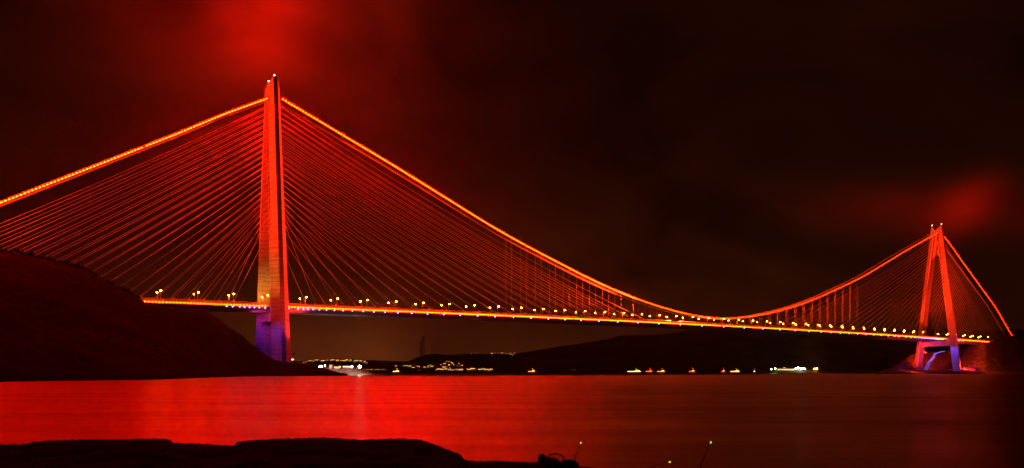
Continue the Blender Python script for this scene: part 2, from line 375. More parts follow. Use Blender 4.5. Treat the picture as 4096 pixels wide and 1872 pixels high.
# blue lamps below the edge
bl = [11,21,27,32,38,45,53,62,72,83,96,109,123,139,157,178,200,223,248,274,302,330,358,386,414,446,481,520,562,607,655,705,755,802,847,889,928,963,994,1021,1049,1077,1104,1131,1156,1181,1204,1220,1245,1263,1279,1292,1305,1317,1328,1338,1346,1354,1361,1367,1372,1377,1387,1391,1448,1456,1475,-53,-47,-40,-35,-30,-25,-20,-14]
bm = bmesh.new(); bead(bm, (0, 0, 0), (0, 0, 1), .55, .42, 6); me0 = link('blue_lamp', bm, 'led_blue', deck); me0.location = B(bl[0], DW-.6, deck_z(bl[0])-2.0)
for s in bl[1:]:
    o = me0.copy(); COL.objects.link(o); o.location = B(s, DW-.6, deck_z(s)-2.0)

# towers
def leg_w(T, z):
    return (26.5 + (75-z)*.0970) if T == 0 else (31.5 + (75-z)*.1210)
def make_tower(T, ztop, zbase):
    bm = bmesh.new()                                    # crown panel joining the legs
    zt, za = ztop-15, 256
    outline = []
    n = 10
    low = []
    for i in range(-n, n+1):
        u = i/n; z = za - 14*abs(u)**1.2; low.append((u*(leg_w(T, z)-2.2), z))
    top = []
    for i in range(-n, n+1):
        u = -i/n; z = zt + 3.5*abs(u)**2 - 1.5; top.append((u*max(.4, leg_w(T, z)-2.0), z))
    pts = low + top
    fr = [bm.verts.new(B(T-2.6, w, z)) for w, z in pts]; bk = [bm.verts.new(B(T+2.6, w, z)) for w, z in pts]
    m = len(pts)
    k = len(low)
    for i in range(k-1):
        bm.faces.new((fr[i], fr[i+1], fr[m-2-i], fr[m-1-i])); bm.faces.new((bk[m-1-i], bk[m-2-i], bk[i+1], bk[i]))
    for i in range(m): bm.faces.new((fr[i], bk[i], bk[(i+1) % m], fr[(i+1) % m]))
    bmesh.ops.recalc_face_normals(bm, faces=bm.faces)
    tw = link('tower', bm, 'concrete', bridge)
    for sg in (-1, 1):
        bm = bmesh.new(); rings = []; nz_ = 40
        for i in range(nz_+1):
            z = zbase + (ztop-zbase)*i/nz_; q = (z-75)/246
            a = 9.4 - 2.5*q; c_ = 2.3 + .1*q; d = 8.8 - .6*q; b_ = 2.6; wc = leg_w(T, z)
            prof = [(-a, -b_), (-a, -.3), (-c_, d), (c_, d), (a, -.3), (a, -b_)]
            ring = []
            for s_, w_ in prof:
                zz = z
                if i == nz_: zz = ztop - 12.5*max(0, (d-w_)/(d+b_))          # raked top: tall outside, low inside
                ring.append(bm.verts.new(B(T+s_, sg*(wc+w_), zz)))
            rings.append(ring)
        # keep the ring below the rake under it
        for v, tpv in zip(rings[-2], rings[-1]): v.co.z = min(v.co.z, tpv.co.z-1)
        for v, tpv in zip(rings[-3], rings[-2]): v.co.z = min(v.co.z, tpv.co.z-1)
        for r0, r1 in zip(rings, rings[1:]):
            for k_ in range(6): bm.faces.new((r0[k_], r0[(k_+1) % 6], r1[(k_+1) % 6], r1[k_]))
        bm.faces.new(rings[-1]); bm.faces.new(rings[0][::-1])
        bmesh.ops.recalc_face_normals(bm, faces=bm.faces)
        link('leg', bm, 'concrete', tw)
        bm = bmesh.new(); ball(bm, B(T-1, sg*(leg_w(T, ztop)+7.4), ztop+1.5), .7); 
        link('warning_light', bm, 'beacon', tw)
    bm = bmesh.new()                                    # beam under the deck, haunched at both ends
    wl = leg_w(T, 62) - 2.7; P = [(-wl, 56), (-wl+5, 58.7), (wl-5, 58.7), (wl, 56), (wl, 67.6), (-wl, 67.6)]
    fr = [bm.verts.new(B(T-5, w, z)) for w, z in P]; bk = [bm.verts.new(B(T+5, w, z)) for w, z in P]
    bm.faces.new(fr); bm.faces.new(bk[::-1])
    for i in range(6): bm.faces.new((fr[i], bk[i], bk[(i+1) % 6], fr[(i+1) % 6]))
    bmesh.ops.recalc_face_normals(bm, faces=bm.faces); link('crossbeam', bm, 'concrete', tw)
    return tw
make_tower(0, 321, -2); make_tower(1408, 316, -2)

# main cables
def cable_pts(w, s0, s1, step=12):
    n = int((s1-s0)/step); return [B(s0+(s1-s0)*i/n, w, cz(s0+(s1-s0)*i/n)) for i in range(n+1)]
MW = 6.65
for w in (MW, -MW):
    bm = bmesh.new()
    for a, b_ in ((-345, -6), (6, 1402), (1414, 1753)): tube(bm, cable_pts(w, a, b_), .72, 8)
    mc = link('main_cable', bm, 'cable_sheath', bridge, True)
    for a, b_ in ((-345, -6), (6, 1402), (1414, 1753)):   # hand ropes along the cable
        for dw in (-.95, .95):
            bm = bmesh.new(); tube(bm, [p + Vector((0, dw, 1.9)) for p in cable_pts(w, a, b_)], .10, 4); link('hand_rope', bm, 'barrier', mc)
    for T in (0, 1408):                                 # collars where the cable leaves the towers
        for e in (-1, 1):
            bm = bmesh.new(); tube(bm, [B(T+e*4, w, cz(T+e*4)+.2), B(T+e*10, w, cz(T+e*10))], 1.3, 8); link('cable_collar', bm, 'steel', mc)
    if w > 0:
        for a, b_, m_ in ((-337, -128, 'led_cable_land'), (-125, -8, 'led_cable'), (9, 190, 'led_cable'), (192.4, 330, 'led_cable_mid'), (332.4, 470, 'led_cable_dim'), (472.4, 640, 'led_cable_centre'), (642.6, 1398, 'led_cable_far'), (1417, 1738, 'led_cable_far')):
            bm = bmesh.new(); s = a; pts = []
            while s < b_:
                d = B(s+1, w, cz(s+1)) - B(s-1, w, cz(s-1)); pts.append(B(s, w+1.15, cz(s)+.2)); s += 3.4*d.normalized().x
            string_of_lights(bm, pts, .8, .44 if b_ < 600 else .30)
            link('light_string', bm, m_, mc)

# hangers
proto = None
for w in (MW, -MW):
    for k in range(34):
        s = 309 + k*23.94
        z0, z1 = deck_z(s), cz(s)
        bm = bmesh.new(); tube(bm, [(0, 0, 0), (0, 0, min(4, z1-z0-.6))], .2, 6); tube(bm, [(0, 0, 0), (0, 0, z1-z0)], .10, 5)
        box(bm, (-.7, -.35, z1-z0-1.0), (.7, .35, z1-z0+.3))
        o = link('hanger', bm, 'hanger_sheath', bridge); o.location = B(s, w, z0)

# stay cables
AW = 14.4
def stay(bm, T, s, w, k, n):
    sg = 1 if s > T else -1
    zt = 161 + (291-161)*k/(n-1) if sg*(1 if T == 0 else -1) > 0 else 157 + (289-157)*k/(n-1)
    a = B(T+sg*(8.5-1.5*(zt-75)/246), (1 if w > 0 else -1)*(leg_w(T, zt)+1), zt); b_ = B(s, w, deck_z(s)+5)
    Lh = (a-b_).length; sag = 11*(Lh/600)**2; m = 18
    pts = []
    for u in [0, 4/Lh] + [(i+1)/m for i in range(1, m)]:
        p = a.lerp(b_, u); p.z -= 4*sag*u*(1-u); pts.append(p)
    tube(bm, pts, [.4, .4] + [.16]*(len(pts)-2), 5, False)
    return b_
main_s = [43+23.55*k for k in range(22)]
fans = []
for k, d in enumerate(main_s): fans.append((0, d, k))
for k in range(22): fans.append((0, -(44+14.6*k), k))
near = [(T, s, AW, k) for T, s, k in fans] + [(T, s, -AW, k) for T, s, k in fans]
far = []
for k, d in enumerate(main_s): far.append((1408, 1408-d, AW, k))
for k in range(22): far.append((1408, 1408+30+13.6*k, AW, k))
rest = [(T, s, -w, k) for T, s, w, k in far]
ind = near + far[:12]; rest = far[12:] + rest
for T, s, w, k in ind:
    bm = bmesh.new(); stay(bm, T, s, w, k, 22); link('stay_cable', bm, 'cable_sheath', bridge, True)
bm = bmesh.new()
for T, s, w, k in rest: stay(bm, T, s, w, k, 22)
tag(link('stay_cable', bm, 'cable_sheath', bridge, True), kind='stuff')
# inverted-V anchor frames on the near edge
def anchor_mesh(sg):
    bm = bmesh.new()
    tube(bm, [(0, 0, 5.2), (sg*4.2, 0, 0)], .42, 6); tube(bm, [(0, 0, 5.2), (-sg*3.4, 0, 0)], .32, 6); tube(bm, [(-sg*.6, 0, 5.6), (sg*.7, 0, 4.3)], .6, 8)
    return bm
am = {sg: link('anchor_frame', anchor_mesh(sg), 'barrier', bridge) for sg in (-1, 1)}
used = set()
for T, s, w, k in near[:44] + far:
    if not (-190 < s < 1600): continue
    sg = 1 if s > T else -1
    o = am[sg] if sg not in used else am[sg].copy()
    if sg in used: COL.objects.link(o)
    used.add(sg); o.location = B(s, AW, deck_z(s))

# ================================================================ street lamps on the deck
def ordinal(n):
    return ('first second third fourth fifth sixth seventh eighth ninth tenth eleventh twelfth thirteenth fourteenth fifteenth sixteenth seventeenth eighteenth nineteenth twentieth').split()[n-1]
lamp = empty('street_lamp')
bm = bmesh.new(); tube(bm, [(0, 0, 0), (0, 0, 6), (0, 0, 11.6), (0, -.5, 12.3), (0, -2.2, 12.7)], [.30, .24, .20, .17, .14], 6)
link('pole', bm, 'pole', lamp, True)
bm = bmesh.new(); box(bm, (-.35, -.35, 0), (.35, .35, .9)); link('base', bm, 'barrier', lamp)
bm = bmesh.new(); box(bm, (-.45, -3.3, 12.6), (.45, -2.0, 12.95)); hd = link('lamp_head', bm, 'pole', lamp)
bm = bmesh.new(); ball(bm, (0, -2.7, 12.3), .78, 10, 6, (1, 1, .8)); link('bulb', bm, 'sodium', hd)
first = True
def place_lamp(s, side, label, group):
    global first
    o = lamp if first else copy_tree(lamp); first = False
    o.location = W(s, side*7.7, deck_z(s)); o.rotation_euler = (0, 0, TH + (0 if side > 0 else PI))
    tag(o, label, 'street lamp', group)
for side, row in ((1, 'nearer'), (-1, 'farther')):
    for k in range(37):
        s = 34 + 36.05*k
        if k < 19: lab = f'{ordinal(k+1)} sodium lamp right of the tall left tower, {row} row on the deck'
        else: lab = f'{ordinal(37-k)} sodium lamp left of the distant right tower, {row} row on the deck'
        place_lamp(s, side, lab, 'sodium lamps along the main span')
    for k in range(4): place_lamp(-8-35*k, side, f'{ordinal(k+1)} sodium lamp left of the tall left tower, {row} row on the deck', 'sodium lamps left of the near tower')
    for k in range(6): place_lamp(1434+36*k, side, f'{ordinal(k+1)} sodium lamp right of the distant right tower, {row} row on the deck', 'sodium lamps right of the far tower')

# ================================================================ town on the far shore
def house_parts(root, m_, wd_, dp, ht, nwin, rm='roof_tile'):
    bm = bmesh.new(); box(bm, (-wd_/2, -dp/2, -3), (wd_/2, dp/2, ht)); link('wall', bm, 'plaster', root)
    bm = bmesh.new()
    v = [bm.verts.new(p) for p in ((-wd_/2-.4, -dp/2-.4, ht), (wd_/2+.4, -dp/2-.4, ht), (wd_/2+.4, dp/2+.4, ht), (-wd_/2-.4, dp/2+.4, ht), (-wd_/2-.4, 0, ht+2.4), (wd_/2+.4, 0, ht+2.4))]
    for f in ((0, 1, 5, 4), (2, 3, 4, 5), (0, 4, 3), (1, 2, 5), (3, 2, 1, 0)): bm.faces.new([v[i] for i in f])
    link('roof', bm, rm, root)
    for i in range(nwin):
        x = -wd_/2 + wd_*(i+.5)/nwin; h = ht*(.55 if i % 2 == 0 else .5)
        bm = bmesh.new(); box(bm, (x-.6, -dp/2-.12, h-.6), (x+.6, -dp/2+.2, h+.6)); link('window', bm, m_, root)
protos = {}
for nm, m_, a in (('amber', 'lit_amber', (9, 8, 6, 2)), ('orange', 'lit_orange', (8, 8, 5, 1)), ('yellow', 'lit_warm', (12, 9, 7, 3)), ('pale green', 'lit_white', (8, 7, 6, 1))):
    p = empty('house'); house_parts(p, m_, *a); protos[nm] = [p, False]
def hill_depth(tab, Zs, Zr, x, y):
    zr = CAM_H + (HOR-lerp_tab(tab, x))/F_PX*Zr
    prof = [(Zs+20, 3), (Zs+(Zr-Zs)*.4, zr*.35), (Zs+(Zr-Zs)*.75, zr*.78), (Zr, zr)]
    best = Zs+22
    for i in range(60):
        Y = Zs+20+(Zr-Zs-20)*i/59; z = lerp_tab(prof, Y)
        if z <= CAM_H + (HOR-y)/F_PX*Y: best = Y
    return best
HOUSES = []
def house(x, y, kind, Y, where, group):
    p = protos[kind]; o = p[0] if not p[1] else copy_tree(p[0]); p[1] = True
    q = at(x, y, Y); o.location = (q.x, q.y, q.z-4); o.rotation_euler = (0, 0, random.uniform(-.3, .3) - math.atan2(q.x, q.y)); o.scale = (random.uniform(.45, 1.15),)*3
    o['category'] = 'house'; o['group'] = f'{kind} lit houses {group}'; HOUSES.append((where, kind, x, o))
def pick(*w):
    return random.choices(['amber', 'orange', 'yellow', 'pale green'], w)[0]
# waterfront left of the headland: x 1450..1550
for i in range(13): house(1452+i*7.3+random.uniform(-2, 2), 1478+random.uniform(-2, 1), pick(4, 4, 3, .3), 5150, 'in the row left of the headland', 'between the point and the headland')
for i in range(34):
    x = 1215+i*7.6+random.uniform(-3, 3); y = 1440+random.uniform(-3, 3)+max(0, (x-1400))*.12 + max(0, 1260-x)*.15
    house(x, y, pick(4, 4, 2, 1), 3000, 'on the skyline behind the floodlit point', 'on the skyline')
WF = [(1583,1461,'amber'),(1588,1463,'yellow'),(1595,1463,'yellow'),(1603,1462,'amber'),(1612,1463,'pale green'),(1619,1462,'pale green'),(1626,1460,'amber'),(1633,1464,'pale green'),(1641,1463,'yellow'),(1652,1469,'yellow'),(1658,1466,'yellow'),(1659,1454,'orange'),(1669,1463,'orange'),(1676,1464,'amber'),(1698,1467,'amber'),(1711,1463,'pale green'),(1716,1461,'amber'),(1724,1460,'pale green'),(1728,1465,'yellow'),(1732,1462,'pale green'),(1675,1479,'orange'),(1683,1479,'orange'),(1712,1468,'orange'),
      (1785,1446,'orange'),(1785,1443,'orange'),(1795,1446,'orange'),(1779,1454,'yellow'),(1806,1450,'pale green'),(1811,1452,'yellow'),(1818,1454,'orange'),(1822,1448,'orange'),(1796,1459,'amber'),(1780,1462,'pale green'),(1763,1458,'orange'),(1777,1468,'yellow'),(1815,1458,'amber'),(1828,1461,'orange'),(1836,1454,'orange'),(1840,1462,'pale green'),(1848,1460,'amber'),(1800,1469,'amber'),(1788,1466,'orange')]
for x, y, k in WF:
    Y = hill_depth(HB, 2700, 3250, x, y)-4; house(x, y, k, Y, 'on the headland slope', 'on the headland slope')
for i in range(62):
    x = 1746 + i*3.55 + random.uniform(-2, 2); y = 1477 + random.uniform(-3, 2)
    if 1850 < x < 1862 or 1905 < x < 1915: continue
    house(x, y, pick(4, 3, 4, .6), 2712, 'in the waterfront row', 'along the waterfront')
for i in range(8): house(2010+i*6+random.uniform(-2, 2), 1478+random.uniform(-2, 3), pick(2, 1, 5, 2), 3425, 'in the cluster right of the waterfront', 'in the right cluster')
for x, y, k in ((2041,1468,'orange'),(2053,1469,'pale green'),(2057,1468,'yellow'),(2086,1463,'orange'),(2115,1461,'orange'),(2175,1479,'pale green'),(2189,1480,'pale green'),(2290,1477,'orange'),(2299,1480,'orange'),(2342,1484,'orange')):
    house(x, y, k, hill_depth(HC, 3400, 4200, x, y)-4, 'along the dark shore', 'along the dark shore')
for i in range(40):
    x = random.choice([random.gauss(2035, 20), random.gauss(2015, 28), random.gauss(1885, 12)]); y = lerp_tab(HC, x) + random.uniform(-1, 10)
    house(x, y, pick(3, 5, 1, 2), 4180 if y < lerp_tab(HC, x)+5 else 4080, 'in the hill crest village', 'on the hill crest')

def nth(n): return f"{n}{'th' if 10 <= n % 100 <= 20 else {1: 'st', 2: 'nd', 3: 'rd'}.get(n % 10, 'th')}"
for key in sorted({(h[0], h[1]) for h in HOUSES}):
    hs = sorted((h for h in HOUSES if (h[0], h[1]) == key), key=lambda h: h[2])
    for i, h in enumerate(hs): h[3]['label'] = f'{nth(i+1)} {key[1]} lit house from the left {key[0]}' if len(hs) > 1 else f'only {key[1]} lit house {key[0]}'
# power pylons on the headland
def pylon(x, ytop, Y, ybase, label):
    h = (ybase-ytop)/F_PX*Y; p = at(x, ybase, Y); root = empty('power_pylon', (p.x, p.y, p.z-3))
    bm = bmesh.new(); hw = h*.11
    def q(sx, sy, t_): k = hw*(1-t_)**1.4 + .6; return (sx*k, sy*k, h*t_)
    C4 = ((-1, -1), (1, -1), (1, 1), (-1, 1))
    for sx, sy in C4: tube(bm, [q(sx, sy, t_/6) for t_ in range(7)], .5, 4)
    for i in range(8):
        for (a, b_) in zip(C4, C4[1:]+C4[:1]): tube(bm, [q(*a, i/8), q(*b_, (i+1)/8)], .3, 4); tube(bm, [q(*b_, i/8), q(*a, (i+1)/8)], .3, 4)
    link('lattice_mast', bm, 'dark_metal', root)
    for t_, ln in ((.78, .13), (.87, .11), (.96, .08)):
        bm = bmesh.new(); tube(bm, [(-h*ln, 0, h*t_), (0, 0, h*t_+1.5), (h*ln, 0, h*t_)], .6, 4); tube(bm, [(-h*ln, 0, h*t_), (h*ln, 0, h*t_-1)], .4, 4); link('cross_arm', bm, 'dark_metal', root)
    tag(root, label, 'pylon', 'power pylons on the headland')
pylon(1693, 1340, 3260, 1418, 'taller lattice power pylon on the crest of the left headland')
pylon(1684, 1362, 3420, 1419, 'shorter lattice power pylon just left of the taller one')

# harbour on the floodlit point
def mast_lamp(name, x, ybase, ytop, Y, r, m_, label, group, glare=True):
    p = at(x, ybase, Y); h = (ybase-ytop)/F_PX*Y; root = empty(name, p)
    bm = bmesh.new(); tube(bm, [(0, 0, -1), (0, 0, h)], [.25, .12], 6); link('pole', bm, 'pole', root)
    bm = bmesh.new(); box(bm, (-.9, -.2, h-.3), (.9, .3, h+.4)); hd = link('lamp_head', bm, 'dark_metal', root)
    bm = bmesh.new(); ball(bm, (0, -.5, h), r, 10, 6); link('bulb', bm, m_, hd)
    tag(root, label, 'floodlight', group); return root
mast_lamp('floodlight', 1283, 1478, 1468, 985, 1.9, 'white_lamp', 'dazzling white floodlight mast at the left of the rocky point', None)
mast_lamp('floodlight', 1439, 1478, 1466.5, 1000, 1.6, 'white_lamp', 'dazzling white floodlight mast at the right tip of the rocky point', None)
mast_lamp('floodlight', 1409, 1474, 1466, 1010, .7, 'white_lamp', 'smaller white floodlight just left of the tip floodlight', None)
mast_lamp('floodlight', 1359, 1474, 1467, 1015, .8, 'lit_warm', 'warm yellow floodlight in the middle of the rocky point', None)
mast_lamp('floodlight', 1300, 1470, 1462, 1020, .5, 'white_lamp', 'small white lamp right of the left dazzling floodlight', None)
for x, y, Y, e in ((1285, 1465, 978, 9e3), (1362, 1463, 985, 5e3), (1430, 1462, 984, 1.6e4), (1455, 1470, 985, 5e3)): spot('harbour_floodlight', tuple(at(x, y, Y)), tuple(at(x+4, 1492, 996)), e, (1, .93, .72), 150, .8, .4, False)
def building(name, x0, x1, ybase, ytop, Y, depth, label, cat, win=6, m_='lit_warm', wall='plaster', group=None):
    p = at((x0+x1)/2, ybase, Y); wd_ = (x1-x0)/F_PX*Y; ht = (ybase-ytop)/F_PX*Y; root = empty(name, p)
    bm = bmesh.new(); box(bm, (-wd_/2, 0, -2), (wd_/2, depth, ht)); w_ = link('wall', bm, wall, root)
    bm = bmesh.new(); box(bm, (-wd_/2-.4, -.4, ht+.003), (wd_/2+.4, depth+.4, ht+.5)); link('roof', bm, 'dark_metal', root)
    for i in range(win):
        x = -wd_/2 + wd_*(i+.5)/win; ww = wd_/win*.16
        bm = bmesh.new(); box(bm, (x-ww, -.12, ht*.42), (x+ww, .1, ht*.62)); link('window', bm, m_, root)
    tag(root, label, cat, group); return root
building('harbour_office', 1317, 1328, 1474, 1459, 1012, 8, 'small square harbour building on the rocky point between the floodlights', 'building', 1, 'lit_orange')
building('harbour_shed', 1336, 1354, 1472, 1466, 1015, 8, 'low lit shed on the rocky point', 'building', 4, 'lit_warm')
building('harbour_hall', 1370, 1402, 1471, 1463, 1018, 9, 'pale harbour hall with bluish lit windows near the tip of the point', 'building', 5, 'lit_white')

# minaret-like signal mast left of the point
p = at(1171, 1446, 900); r_ = empty('signal_mast', p)
bm = bmesh.new(); tube(bm, [(0, 0, -2), (0, 0, 10)], [.35, .12], 6); link('pole', bm, 'pole', r_)
bm = bmesh.new(); v = [bm.verts.new(q) for q in ((0, 0, 10), (0, 0, 7.6), (2.2, .2, 7.9), (2.2, .2, 9.6))]; bm.faces.new(v); e_ = bmesh.ops.extrude_face_region(bm, geom=bm.faces[:]); [setattr(g, 'co', g.co + Vector((0, .06, 0))) for g in e_['geom'] if isinstance(g, bmesh.types.BMVert)]; link('flag', bm, 'cloth', r_)
bm = bmesh.new(); ball(bm, (-.8, -.3, 2.4), .45); ball(bm, (.8, -.3, 2.4), .45); link('lamp', bm, 'beacon', r_)
tag(r_, 'thin flag mast with two small lamps right of the near tower foot', 'mast')

# fort-like waterfront station with lamps, x 3110..3300
Yq = 2700
bm = bmesh.new()
a_ = at(3105, 1488, Yq); c2 = at(3262, 1483, Yq); box(bm, (a_.x, Yq-6, -1), (c2.x, Yq+60, c2.z)); 
tag(link('quay', bm, 'rock'), 'long stone quay under the lit waterfront station', 'quay')
building('waterfront_station', 3110, 3178, 1483, 1474, Yq, 20, 'long low waterfront station with lit windows on the stone quay', 'building', 9, 'lit_warm')
building('station_tower', 3133, 3142, 1473.9, 1469, Yq+4, 6, 'small lit lookout room on the roof of the waterfront station', 'building', 2, 'lit_white')
building('quay_shed', 3193, 3203, 1484, 1481, Yq-3, 8, 'small pale lit shed on the quay below the green floodlight', 'building', 2, 'lit_white')
for x, y, r, m_, lb in ((3085,1477,1.6,'green_lamp','yellow-green lamp at the far left end of the lit quay'),(3101,1474,1.6,'green_lamp','yellow-green lamp just left of the waterfront station'),(3183,1474,1.4,'green_lamp','small yellow-green lamp left of the dazzling quay floodlight'),(3193,1471.5,2.6,'green_lamp','dazzling greenish floodlight on the quay beside the station'),(3206,1475,2.3,'white_lamp','dazzling warm white floodlight right of the greenish one'),(3218,1474.5,1.5,'green_lamp','small yellow lamp right of the two dazzling quay floodlights'),(3258,1475,1.6,'sodium','yellow lamp left of the orange lamp at the quay end'),(3267,1475,2.4,'sodium','bright orange lamp at the right end of the quay')):
    mast_lamp('quay_lamp', x, 1485, y, Yq-8, r, m_, lb, None)
spot('quay_floodlight', tuple(at(3195, 1462, Yq-50)), tuple(at(3180, 1484, Yq)), 2e4, (.9, 1, .5), 130, .8, 1, False)

# ships on the far water
def ship(x, Y, ln, label, m1, m2, two=False):
    root = empty('ferry', ((x-2048)/F_PX*Y, Y, 0), random.uniform(-.15, .15))
    bm = bmesh.new(); h = 4.2; P = [(-ln/2, 0), (-ln*.46, -3.5), (ln*.36, -3.5), (ln/2, 0), (ln*.36, 3.5), (-ln*.46, 3.5)]
    lo = [bm.verts.new((a*.95, b_*.8, -.8)) for a, b_ in P]; hi = [bm.verts.new((a, b_, h if abs(a) < ln*.45 else h+.8)) for a, b_ in P]
    bm.faces.new(lo[::-1]); bm.faces.new(hi)
    for i in range(6): bm.faces.new((lo[i], lo[(i+1) % 6], hi[(i+1) % 6], hi[i]))
    link('hull', bm, 'hull', root)
    bm = bmesh.new(); box(bm, (-ln*.38, -2.6, h), (ln*.2, 2.6, h+3)); cb = link('cabin', bm, 'ship_white', root)
    bm = bmesh.new(); box(bm, (-ln*.36, -2.8, h+1.1), (ln*.18, -2.55, h+2.1)); link('window', bm, m1, cb)
    bm = bmesh.new(); box(bm, (-ln*.05, -2, h+3.003), (ln*.14, 2, h+6)); br = link('bridge_house', bm, 'ship_white', root)
    bm = bmesh.new(); box(bm, (-ln*.04, -2.2, h+4.4), (ln*.13, -1.95, h+5.3)); link('window', bm, m2, br)
    bm = bmesh.new(); tube(bm, [(0, 0, h+6), (0, 0, h+11)], .15, 5); ms = link('mast', bm, 'pole', root)
    bm = bmesh.new(); ball(bm, (0, 0, h+11), .5); link('lamp', bm, m2, ms)
    tag(root, label, 'ferry', 'ferries crossing under the dark hill'); return root
ship(2545, 2500, 78, 'long ferry with white and amber lit deck, leftmost of the ferries under the dark hill', 'lit_warm', 'lit_amber')
ship(2600, 2350, 34, 'ferry with glowing red lights right beside the long white lit one', 'red_lamp', 'red_lamp')
ship(2648, 2650, 48, 'ferry with one thin amber lit deck right of the red one', 'lit_orange', 'lit_amber')
ship(2770, 2450, 32, 'small ferry with orange upper windows and red lower windows', 'red_lamp', 'lit_amber')
ship(2893, 2400, 16, 'small boat glowing bright red and orange', 'red_lamp', 'lit_amber')
ship(2945, 2500, 52, 'ferry with two amber lit decks, second from the right', 'lit_amber', 'lit_amber')
ship(3017, 2600, 9, 'tiny white lit boat, rightmost of the boats under the dark hill', 'lit_white', 'lit_orange')
ship(2130, 2500, 40, 'ferry with amber lit deck below the right end of the town', 'lit_orange', 'lit_amber')
ship(1588, 2400, 34, 'ferry with a pale amber lit deck in front of the headland foot', 'lit_amber', 'lit_amber')

# around the far tower's foot
def light_fix(name, s, w, z, r, m_, label, cat='floodlight', group=None):
    root = empty(name, W(s, w, z))
    bm = bmesh.new(); box(bm, (-.8, -.5, -2), (.8, .5, 0)); link('bracket', bm, 'dark_metal', root)
    bm = bmesh.new(); ball(bm, (0, 0, .5), r, 8, 5, (1.6, 1, .7)); link('lamp_head', bm, m_, root)
    tag(root, label, cat, group)
def on(x, y, w): 
    F = depth_on(x, w); p = at(x, y, F); return p
for x, y, w, r, lb in ((3692,1412,-60,1.3,'red floodlight on the knoll right of the left tower leg'),(3703,1411,-60,1.1,'red floodlight at the right end of the knoll'),(3863,1479,45,1.2,'red floodlight low on the rocks right of the right tower leg'),(3886,1467,40,1.4,'long red floodlight higher on the rocks under the deck'),(3872,1463,30,.7,'small red floodlight on the rocks above the low red one')):
    p = on(x, y, w); root = empty('floodlight', p)
    bm = bmesh.new(); box(bm, (-.8, -.5, -2.5), (.8, .5, 0)); link('bracket', bm, 'dark_metal', root)
    bm = bmesh.new(); ball(bm, (0, -.3, .5), r, 8, 5, (2.0, 1, .6)); link('lamp_head', bm, 'red_lamp', root)
    tag(root, lb, 'floodlight', 'red floodlights on the far shore')
spot('shore_floodlight', tuple(on(3863, 1470, 60)), tuple(on(3880, 1420, 10)), 7e5, RED, 120, .8, 1, False)
spot('shore_floodlight', tuple(on(3700, 1405, -30)), tuple(on(3720, 1440, -60)), 3e5, RED, 130, .8, 1, False)
spot('shore_floodlight', tuple(on(3640, 1470, 70)), tuple(on(3620, 1450, -30)), 4e5, RED, 120, .8, 1, False)
spot('shore_floodlight', tuple(on(3990, 1395, 110)), tuple(on(3990, 1400, 34)), 3e5, (1, .06, .012), 130, .8, 2, False)
# blue lit stairway
st = empty('stairway', tuple(on(3700, 1478, 10)))
P0 = [(3706,1478),(3712,1462),(3720,1446),(3731,1434),(3736,1424),(3742,1413),(3752,1410),(3766,1406),(3780,1403)]
SP = []; bmL = bmesh.new(); base_p = on(3700, 1478, 10)
for i in range(len(P0)-1):
    for j in range(4):
        u = j/4; x = P0[i][0]+(P0[i+1][0]-P0[i][0])*u; y = P0[i][1]+(P0[i+1][1]-P0[i][1])*u
        wq = 0 - 85*(i+u)/(len(P0)-1)*1.0; wq = max(wq, -78)
        p = on(x, y, wq) - base_p; hw = 4.6*(1-(i+u)/len(P0)*.6) + .5
        SP.append(p.copy()); box(bmL, (p.x-hw*.9, p.y-.15, p.z-.6), (p.x+hw*.9*random.uniform(.3, 1), p.y+.1, p.z-.25))
bmS = bmesh.new(); tube(bmS, [q + Vector((0, 3, -2)) for q in SP], 2.2, 4); link('steps', bmS, 'rock', st); link('step_light', bmL, 'blue_lamp', st)
tag(st, 'stairway glowing blue that climbs the rocks between the far tower legs', 'stairway')
spot('step_floodlight', tuple(on(3712, 1470, 30)), tuple(on(3730, 1440, -30)), 6e4, (.05, .12, 1), 110, .8, 1, False)

# small trees on the left hill crest
tree = empty('tree')
bm = bmesh.new(); tube(bm, [(0, 0, -1), (.2, 0, 2), (.1, .1, 4)], [.28, .2, .1], 6); tube(bm, [(.2, 0, 2), (1.1, .3, 3.6)], [.12, .05], 5); link('trunk', bm, 'bark', tree)
bm = bmesh.new(); rr = random.Random(3)
for i in range(420):
    a = rr.uniform(0, 2*PI); e = rr.uniform(-1, 1); r = rr.uniform(.5, 1)**.6*2.3*(1+.35*math.sin(3*a)+.2*math.sin(7*e)); q = Vector((r*math.cos(a)*math.sqrt(1-e*e), r*math.sin(a)*math.sqrt(1-e*e), 4+1.5*e*r/1.9))
    d1 = Vector((rr.uniform(-1, 1), rr.uniform(-1, 1), rr.uniform(-1, 1))).normalized()*.42; d2 = d1.cross(Vector((rr.uniform(-1, 1), rr.uniform(-1, 1), .3))).normalized()*.3
    bm.faces.new([bm.verts.new(q+d1), bm.verts.new(q+d2), bm.verts.new(q-d1), bm.verts.new(q-d2)])
link('crown', bm, 'leaf', tree)
ft = True
for i in range(46):
    x = 10 + i*12.2 + random.uniform(-5, 5); Zr = depth_on(x, 48+random.uniform(-3, 8)); z = CAM_H + (HOR-lerp_tab(LR, x))/F_PX*depth_on(x, 48)
    o = tree if ft else copy_tree(tree); ft = False
    o.location = ((x-2048)/F_PX*Zr, Zr, z-2.2); s_ = random.uniform(.45, .8); o.scale = (s_, s_, s_*random.uniform(.8, 1.3)); o.rotation_euler = (0, 0, random.uniform(0, 6))
    tag(o, f'small dark bushy tree on the left hill crest, {nth(i+1)} from the left', 'tree', 'trees along the left hill crest')

